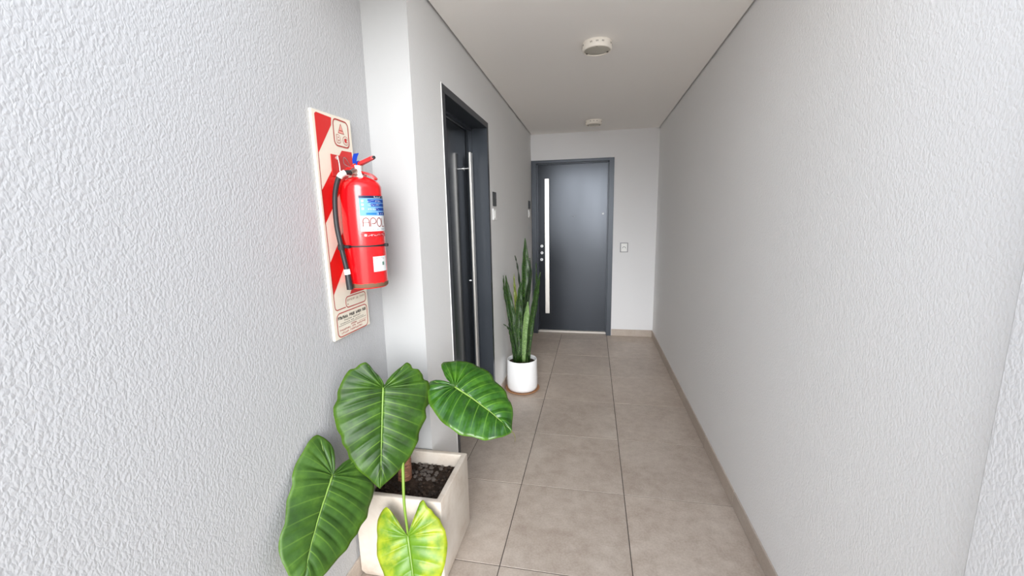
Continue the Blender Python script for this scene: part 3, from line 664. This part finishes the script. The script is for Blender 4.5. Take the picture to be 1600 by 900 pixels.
def resample(P, n):
    L = [0]
    for a, b in zip(P, P[1:]): L.append(L[-1]+math.hypot(b[0]-a[0], b[1]-a[1]))
    out = []; j = 0
    for i in range(n+1):
        t = L[-1]*i/n
        while j < len(P)-2 and L[j+1] < t: j += 1
        f = (t-L[j])/max(1e-9, L[j+1]-L[j]); a, b = P[j], P[j+1]; out.append((a[0]+(b[0]-a[0])*f, a[1]+(b[1]-a[1])*f))
    return out
def smooth2(P, it=1):
    for _ in range(it): P = [P[0]]+[((P[i-1][0]+2*P[i][0]+P[i+1][0])/4, (P[i-1][1]+2*P[i][1]+P[i+1][1])/4) for i in range(1, len(P)-1)]+[P[-1]]
    return P
def heart_leaf(key, M, ribM, parent, nveins=8, relief=.006, fold=.10, wave=.006, droop=.0, tail=False, pet=None, petM=None, petr=.006):
    d = LEAF[key]; S, ax, n = Vector(d['S']), Vector(d['ax']).normalized(), Vector(d['n']).normalized(); sd = ax.cross(n)
    Ln = d['M'][-1][0]; NP, NU = 128, 12
    mw = lambda s: next((a[1]+(b[1]-a[1])*(s-a[0])/(b[0]-a[0]) for a, b in zip(d['M'], d['M'][1:]) if s <= b[0]+1e-9), 0)
    def P3(s, w_, h):
        s_ = max(s, 0)/Ln
        return S + ax*s + sd*w_ + n*(h - droop*s_*s_)
    bm = bmesh.new(); uvl = bm.loops.layers.uv.new('UVMap')
    for side, sg in (('L', 1), ('R', -1)):
        O = smooth2(resample(d[side], NP), 1); run = 0; feet = []
        for s, w_ in O:
            run = max(run, s); feet.append(.86*Ln*max(0, min(1, run/Ln))**1.5)
        feet[-1] = Ln*.86
        rows = []
        for i, ((s, w_), f) in enumerate(zip(O, feet)):
            p = i/NP; row = []
            ph = p*nveins+.5; b_ = abs(math.cos(PI*(ph-.5+.5)))          # 0 on veins between bulges
            bul = abs(math.sin(PI*(ph-.5)))
            fw_ = mw(f)
            for k in range(NU+1):
                u = k/NU; e_ = u**1.05
                bow = math.sin(PI*u)*.012*(1 if f > 0 else .3)
                ss = f+(s-f)*e_ - bow*.35; ww = fw_+(w_-fw_)*e_
                h = relief*(bul**.55)*math.sin(PI*min(1, .08+u*.9))*(1.15-.35*u)
                h += fold*abs(ww-mw(max(0, ss)))*(1-.9*u) + wave*math.sin(p*nveins*2*PI*.5+sg)*u**3 - .05*abs(ww)*u*u
                if i == NP: h = 0
                row.append((bm.verts.new(P3(ss, ww, h)), u, ph))
            rows.append(row)
        for A, B in zip(rows, rows[1:]):
            for k in range(NU):
                q = [A[k], A[k+1], B[k+1], B[k]]
                if sg < 0: q = q[::-1]
                try: f_ = bm.faces.new([x[0] for x in q])
                except ValueError: continue
                f_.smooth = True
                for lp, x in zip(f_.loops, q): lp[uvl].uv = (x[1], x[2])
    bmesh.ops.remove_doubles(bm, verts=bm.verts[:], dist=2e-5)
    lf_ = obj('leaf', bm, M, parent, smooth=True)
    md = lf_.modifiers.new('thickness', 'SOLIDIFY'); md.thickness = .0011; md.offset = -1
    pts = [P3(s_*Ln, mw(s_*Ln), .0022 if key != 'right' else .0055) for s_ in [k/20*.98 for k in range(21)]]
    obj('midrib', TB(pts, [.0042*(1-.82*k/20) for k in range(21)], 8), ribM, lf_, smooth=True)
    for side in 'LR':                                       # the two ribs that run back into the lobes
        j = min(range(len(d[side])//2), key=lambda q_: d[side][q_][0]); e_ = d[side][j]; q0 = Vector((0, 0)); q1 = Vector(e_)*.86
        ctr = Vector((e_[0]*.5, e_[1]*.62))
        pl = [((1-t)**2*q0.x+2*t*(1-t)*ctr.x+t*t*q1.x, (1-t)**2*q0.y+2*t*(1-t)*ctr.y+t*t*q1.y) for t in [k/12 for k in range(13)]]
        obj('lobe_rib', TB([P3(a, b, .0012+fold*abs(b)*.5) for a, b in pl], [.0026*(1-.8*k/12) for k in range(13)], 8), ribM, lf_, smooth=True)
    if tail:
        obj('leaf_tip', TB(smooth_path([P3(Ln-.006, 0, .001), P3(Ln+.010, .000, -.004), P3(Ln+.024, .006, -.016), P3(Ln+.030, .012, -.030)], 10), [.0022*(1-.07*k) for k in range(11)], 8), mat('dry_tip', srgb(96, 92, 40), .6), lf_, smooth=True)
    if pet:
        pp = smooth_path(pet+[tuple(S-n*.004)], 28)
        obj('petiole', TB(pp, [petr*(1.75-.85*k/28) for k in range(29)], 12), petM or M_PET, lf_, smooth=True)
    return lf_

M_CONC = mat('white_concrete', srgb(228, 221, 210), .8, spec=.3); g = NB(M_CONC)
n1 = g.noise(g.pos((1, 1, 1)), 6, 6, .65, .3); n2 = g.noise(g.pos((1, 1, .35)), 22, 5, .6)
g.col(g.mix(g.math('MULTIPLY', n2, .4), g.ramp(n1, [(.3, srgb(184, 170, 154)), (.5, srgb(207, 198, 186)), (.75, srgb(217, 210, 200))]), srgb(182, 164, 148)))
g.bump(g.math('ADD', n2, g.noise(g.pos(), 120, 3)), .12, .003)
M_SOIL = mat('potting_soil', srgb(58, 46, 38), .95, spec=.2); g = NB(M_SOIL)
n1 = g.noise(g.pos(), 30, 5, .7); g.col(g.ramp(n1, [(.3, srgb(34, 26, 21)), (.6, srgb(64, 51, 42)), (.8, srgb(88, 73, 60))])); g.bump(g.noise(g.pos(), 90, 5, .7), .8, .008)
PX0, PX1, PY0, PY1, PH = -1.011, -.611, 1.447, 1.823, .420
SOIL = .352
pl = thing('potted_elephant_ear', ((PX0+PX1)/2, (PY0+PY1)/2, 0), 'big heart-leaved plant in square off-white concrete planter by left wall', 'plant')
bm = bmesh.new()
def ring(ins, z): return [bm.verts.new(v) for v in ((PX0+ins, PY0+ins, z), (PX1-ins, PY0+ins, z), (PX1-ins, PY1-ins, z), (PX0+ins, PY1-ins, z))]
R = [ring(.012, 0.001), ring(0, .03), ring(0, PH), ring(.026, PH), ring(.030, .30)]
bm.faces.new(R[0][::-1]); bm.faces.new(R[-1])
for A, B in zip(R, R[1:]):
    for i in range(4): bm.faces.new((A[i], A[(i+1) % 4], B[(i+1) % 4], B[i]))
bmesh.ops.bevel(bm, geom=bm.edges[:], offset=.005, segments=3, affect='EDGES', profile=.5)
bmesh.ops.recalc_face_normals(bm, faces=bm.faces[:])
sharp(obj('planter', bm, M_CONC, pl), 40)
bm = bmesh.new(); N = 22; rr = random.Random(3)
gr = [[bm.verts.new((PX0+.030+(PX1-PX0-.060)*i/N, PY0+.030+(PY1-PY0-.060)*j/N, SOIL+rr.uniform(-.004, .005)+.010*math.exp(-(((i/N-.35)**2+(j/N-.55)**2)/.05)))) for j in range(N+1)] for i in range(N+1)]
for i in range(N):
    for j in range(N): bm.faces.new((gr[i][j], gr[i+1][j], gr[i+1][j+1], gr[i][j+1]))
so_ = obj('soil', bm, M_SOIL, pl, smooth=True)
M_STONE = [mat('pebble_'+k, c, .85, spec=.3) for k, c in (('grey', srgb(88, 80, 74)), ('brown', srgb(70, 56, 46)), ('dark', srgb(50, 41, 35)))]
pm = []
for k in range(6):
    b2 = bmesh.new(); bmesh.ops.create_icosphere(b2, subdivisions=1, radius=1)
    for v in b2.verts: v.co = Vector((v.co.x*rr.uniform(.8, 1.2), v.co.y*rr.uniform(.7, 1.1), v.co.z*rr.uniform(.55, .8)))
    me = bpy.data.meshes.new('pebble'); b2.to_mesh(me); b2.free(); me.materials.append(M_STONE[k % 3]); pm.append(me)
STX, STY = -.876, 1.660
cnt = 0
while cnt < 190:
    x = rr.uniform(PX0+.042, PX1-.042); y = rr.uniform(PY0+.042, PY1-.042)
    if math.hypot(x-STX, y-STY) < .045: continue
    pale = math.hypot((x+.79)/.09, (y-1.73)/.08) < 1
    sz = rr.uniform(.009, .015) if pale else rr.uniform(.007, .012)
    me = pm[rr.choice((0, 3)) if pale and rr.random() < .75 else rr.choice((1, 2, 4, 5))]
    o = bpy.data.objects.new('pebble', me); C.objects.link(o); o.parent = so_
    o.location = (x, y, SOIL+.004+rr.uniform(0, .006)); o.scale = (sz,)*3; o.rotation_euler = (rr.uniform(-.5, .5), rr.uniform(-.5, .5), rr.uniform(0, 6)); cnt += 1
# ringed trunk
prof = []; z = SOIL-.02
M_TRUNK = mat('ringed_trunk', srgb(128, 84, 62), .7); g = NB(M_TRUNK); g.col(g.ramp(g.noise(g.pos((1, 1, 3)), 40, 4, .6), [(.3, srgb(92, 58, 44)), (.6, srgb(142, 96, 72)), (.8, srgb(176, 134, 108))]))
k = 0
while z < .56:
    f = (z-SOIL)/.2; r = .031-.008*max(0, f)
    prof += [(r, z), (r+.003, z+.007), (r+.001, z+.012)]; z += .0135; k += 1
prof.append((0, z))
bm = lathe(bmesh.new(), prof, 24, STX, STY)
for v in bm.verts: v.co.z += .006*math.sin(3*math.atan2(v.co.y-STY, v.co.x-STX)+v.co.z*60)*.6; v.co.x += (v.co.z-SOIL)*.05
bmesh.ops.recalc_face_normals(bm, faces=bm.faces[:])
sharp(obj('trunk', bm, M_TRUNK, pl), 60)
TOP = (-.872, 1.658, .52)
heart_leaf('big', M_LG, M_RIB, pl, 12, relief=.010, pet=[TOP, (-.868, 1.645, .66), (-.852, 1.565, .80)], petM=M_PET2, petr=.0062)
heart_leaf('right', M_LG2, M_RIB, pl, 12, relief=.012, wave=.004, tail=True, pet=[TOP, (-.84, 1.672, .63), (-.756, 1.690, .735), (-.668, 1.672, .812)], petM=M_PET2)
heart_leaf('left', M_LB, M_RIB, pl, 12, relief=.009, wave=.003, fold=.07, pet=[TOP, (-.90, 1.57, .60), (-.93, 1.42, .635), (-.945, 1.30, .645)], petM=M_PET2)
heart_leaf('front', M_LY, mat('pale_rib', srgb(126, 154, 76), .4), pl, 10, relief=.008, pet=[(-.870, 1.650, .50), (-.845, 1.60, .60), (-.795, 1.50, .66), (-.750, 1.41, .60), (-.732, 1.365, .47)], petM=M_PET, petr=.0052)

# ---------------------------------------------------------------- snake plant, pot and saucer
M_GLAZE = mat('white_glaze', srgb(240, 240, 240), .3, coat=.3)
M_TERRA = mat('wooden_saucer', srgb(176, 130, 92), .5)
PCX, PCY = -.633, 3.59
tag(sharp(obj('plant_saucer', lathe(bmesh.new(), [(0, .001), (.142, .001), (.153, .006), (.160, .016), (.1595, .019), (.156, .0185), (.149, .0105), (.13, .007), (0, .007)], 64, PCX, PCY), M_TERRA), 40),
    'round brown saucer on floor under the white snake plant pot', 'saucer')
sp_ = thing('potted_snake_plant', (PCX, PCY, .008), 'tall upright snake plant in round white pot past the left door', 'plant')
sharp(obj('pot', lathe(bmesh.new(), [(0, .0075), (.112, .0075), (.128, .012), (.138, .026), (.1415, .045), (.1415, .12), (.139, .24), (.1375, .292), (.135, .298), (.131, .298), (.1285, .292), (.128, .25), (0, .25)], 72, PCX, PCY), M_GLAZE, sp_), 40)
bm = bmesh.new(); lathe(bm, [(.1278, .262), (.06, .268), (0, .270)], 40, PCX, PCY); obj('soil', bm, M_SOIL, sp_, smooth=True)
def snake_material(name, a, b, fleck, rim, flk=.62):
    M = mat(name, a, .38); g = NB(M)
    uv = g.n('ShaderNodeUVMap'); uv.uv_map = 'UVMap'; mp = g.n('ShaderNodeMapping'); g.l(uv.outputs[0], mp.inputs[0]); mp.inputs['Scale'].default_value = (1.2, 30, 1)
    oi = g.n('ShaderNodeObjectInfo'); g.l(g.math('MULTIPLY', oi.outputs['Random'], 50), mp.inputs['Location'])
    n1 = g.noise(mp.outputs[0], 1.6, 5, .65, .6)
    mp2 = g.n('ShaderNodeMapping'); g.l(uv.outputs[0], mp2.inputs[0]); mp2.inputs['Scale'].default_value = (6, 60, 1)
    n2 = g.noise(mp2.outputs[0], 1.5, 3, .6)
    c = g.ramp(n1, [(.38, a), (.58, b)]); c = g.mix(g.ramp(n2, [(flk-.03, (0, 0, 0)), (flk+.05, (1, 1, 1))]), c, fleck)
    sp = g.n('ShaderNodeSeparateXYZ'); g.l(uv.outputs[0], sp.inputs[0])
    ed = g.math('ABSOLUTE', g.math('SUBTRACT', sp.outputs[0], .5)); e2 = g.n('ShaderNodeMapRange'); g.l(ed, e2.inputs[0]); e2.inputs[1].default_value = .42; e2.inputs[2].default_value = .47
    g.col(g.mix(g.math('MULTIPLY', e2.outputs[0], .6), c, rim))
    return M
M_S1 = snake_material('snake_leaf_green', srgb(12, 30, 9), srgb(36, 68, 18), srgb(126, 150, 84), srgb(34, 64, 20))
M_S2 = snake_material('snake_leaf_dark', srgb(12, 24, 12), srgb(24, 46, 20), srgb(118, 138, 90), srgb(28, 52, 20))
M_S3 = snake_material('snake_leaf_pale', srgb(84, 116, 62), srgb(122, 150, 92), srgb(160, 180, 126), srgb(50, 80, 34), .6)
M_S4 = snake_material('snake_leaf_yellow', srgb(66, 90, 30), srgb(120, 130, 54), srgb(160, 162, 84), srgb(140, 146, 56))
SNAKE = [
  [(-0.602, 3.6, 0.295, 0.0208), (-0.597, 3.6, 0.663, 0.0293), (-0.593, 3.6, 0.96, 0.0404), (-0.59, 3.6, 1.134, 0.0372), (-0.591, 3.6, 1.278, 0.0228), (-0.593, 3.6, 1.408, 0.0017)],  # 1
  [(-0.637, 3.591, 0.297, 0.0178), (-0.626, 3.59, 0.604, 0.0235), (-0.602, 3.589, 0.773, 0.0232), (-0.568, 3.587, 0.933, 0.0219), (-0.546, 3.586, 1.108, 0.0148), (-0.552, 3.585, 1.233, 0.0017)],  # 2
  [(-0.659, 3.612, 0.288, 0.018), (-0.651, 3.614, 0.778, 0.0205), (-0.651, 3.615, 0.957, 0.0174), (-0.664, 3.617, 1.103, 0.0173), (-0.677, 3.618, 1.19, 0.0127), (-0.691, 3.62, 1.253, 0.0017)],  # 3
  [(-0.703, 3.588, 0.295, 0.0209), (-0.738, 3.586, 0.662, 0.0235), (-0.774, 3.584, 0.884, 0.0204), (-0.789, 3.582, 0.978, 0.0116), (-0.793, 3.58, 1.078, 0.0017)],  # 4
  [(-0.683, 3.576, 0.3, 0.0238), (-0.711, 3.572, 0.667, 0.0292), (-0.736, 3.568, 0.846, 0.0261), (-0.756, 3.564, 0.976, 0.0173), (-0.767, 3.56, 1.081, 0.0017)],  # 5
  [(-0.67, 3.636, 0.279, 0.0181), (-0.688, 3.642, 0.65, 0.0178), (-0.7, 3.648, 0.89, 0.0153), (-0.708, 3.654, 0.997, 0.0094), (-0.71, 3.66, 1.085, 0.0018)],  # 6
  [(-0.656, 3.564, 0.305, 0.0266), (-0.656, 3.558, 0.612, 0.0349), (-0.646, 3.552, 0.792, 0.0317), (-0.636, 3.546, 0.94, 0.02), (-0.628, 3.54, 1.028, 0.0017)],  # 7
  [(-0.609, 3.57, 0.299, 0.0266), (-0.599, 3.565, 0.522, 0.0292), (-0.584, 3.56, 0.691, 0.0278), (-0.573, 3.555, 0.781, 0.0172), (-0.569, 3.55, 0.847, 0.0023)],  # 8
  [(-0.579, 3.57, 0.307, 0.0206), (-0.545, 3.566, 0.613, 0.0261), (-0.513, 3.562, 0.793, 0.0287), (-0.488, 3.558, 0.94, 0.0256), (-0.47, 3.554, 1.027, 0.0141), (-0.452, 3.55, 1.113, 0.0017)],  # 9
  [(-0.594, 3.624, 0.287, 0.018), (-0.542, 3.628, 0.657, 0.0176), (-0.507, 3.632, 0.908, 0.0174), (-0.499, 3.636, 1.043, 0.0144), (-0.502, 3.64, 1.182, 0.0017)],  # 10
  [(-0.696, 3.552, 0.308, 0.0177), (-0.72, 3.541, 0.494, 0.0187), (-0.746, 3.531, 0.598, 0.0128), (-0.79, 3.52, 0.642, 0.0023)],  # 11
  [(-0.688, 3.57, 0.302, 0.0178), (-0.719, 3.563, 0.487, 0.0176), (-0.736, 3.557, 0.598, 0.0129), (-0.744, 3.55, 0.695, 0.0017)],  # 12
  [(-0.639, 3.6, 0.294, 0.0239), (-0.629, 3.6, 0.541, 0.0265), (-0.623, 3.6, 0.722, 0.0234), (-0.629, 3.6, 0.871, 0.0017)],  # 13
]
SNAKE = [[(a+.005, b-.01, c, d) for a, b, c, d in L_] for L_ in SNAKE]
YAWS = [.1, .5, -.9, -.3, .25, -.2, .05, .1, .5, .8, -.5, .6, -.3]
MATS = [M_S1, M_S2, M_S2, M_S1, M_S1, M_S4, M_S1, M_S3, M_S1, M_S1, M_S1, M_S2, M_S1]
for pts, yw, M in zip(SNAKE, YAWS, MATS):
    P = smooth_path([(a, b, c) for a, b, c, w_ in pts], 36); P[0].z = .255
    P = [Vector((PCX+(p.x-PCX)*min(1, 1), p.y, p.z)) for p in P]
    Wd = []; sg = len(pts)-1
    for k in range(37):
        t = k/36*sg; i = min(int(t), sg-1); f = t-i; f = f*f*(3-2*f) if i < sg-1 else 1-(1-f)**.8 if False else f
        Wd.append(pts[i][3]*(1-f)+pts[i+1][3]*f)
    bm = bmesh.new(); uvl = bm.loops.layers.uv.new('UVMap'); rows = []; NW = 6
    for k, (p, w_) in enumerate(zip(P, Wd)):
        t = (P[min(k+1, 36)]-P[max(k-1, 0)]).normalized(); a = yw + .5*(k/36)*(1 if yw > 0 else -1)
        ws = Vector((math.cos(a), math.sin(a), 0)); ws = (ws-t*ws.dot(t)).normalized(); nn = ws.cross(t)
        row = []
        for q in range(NW+1):
            u = q/NW*2-1; row.append((bm.verts.new(p+ws*w_*.92*u/max(.85, math.cos(a))+nn*(-.38*w_*(1-u*u)+.003*math.sin(k*.9+u*2))), q/NW, k/36))
        rows.append(row)
    for A, B in zip(rows, rows[1:]):
        for q in range(NW):
            vv = [A[q], A[q+1], B[q+1], B[q]]; f_ = bm.faces.new([x[0] for x in vv]); f_.smooth = True
            for lp, x in zip(f_.loops, vv): lp[uvl].uv = (x[1], x[2])
    o = obj('leaf', bm, M, sp_); md = o.modifiers.new('thickness', 'SOLIDIFY'); md.thickness = .0035; md.offset = 0
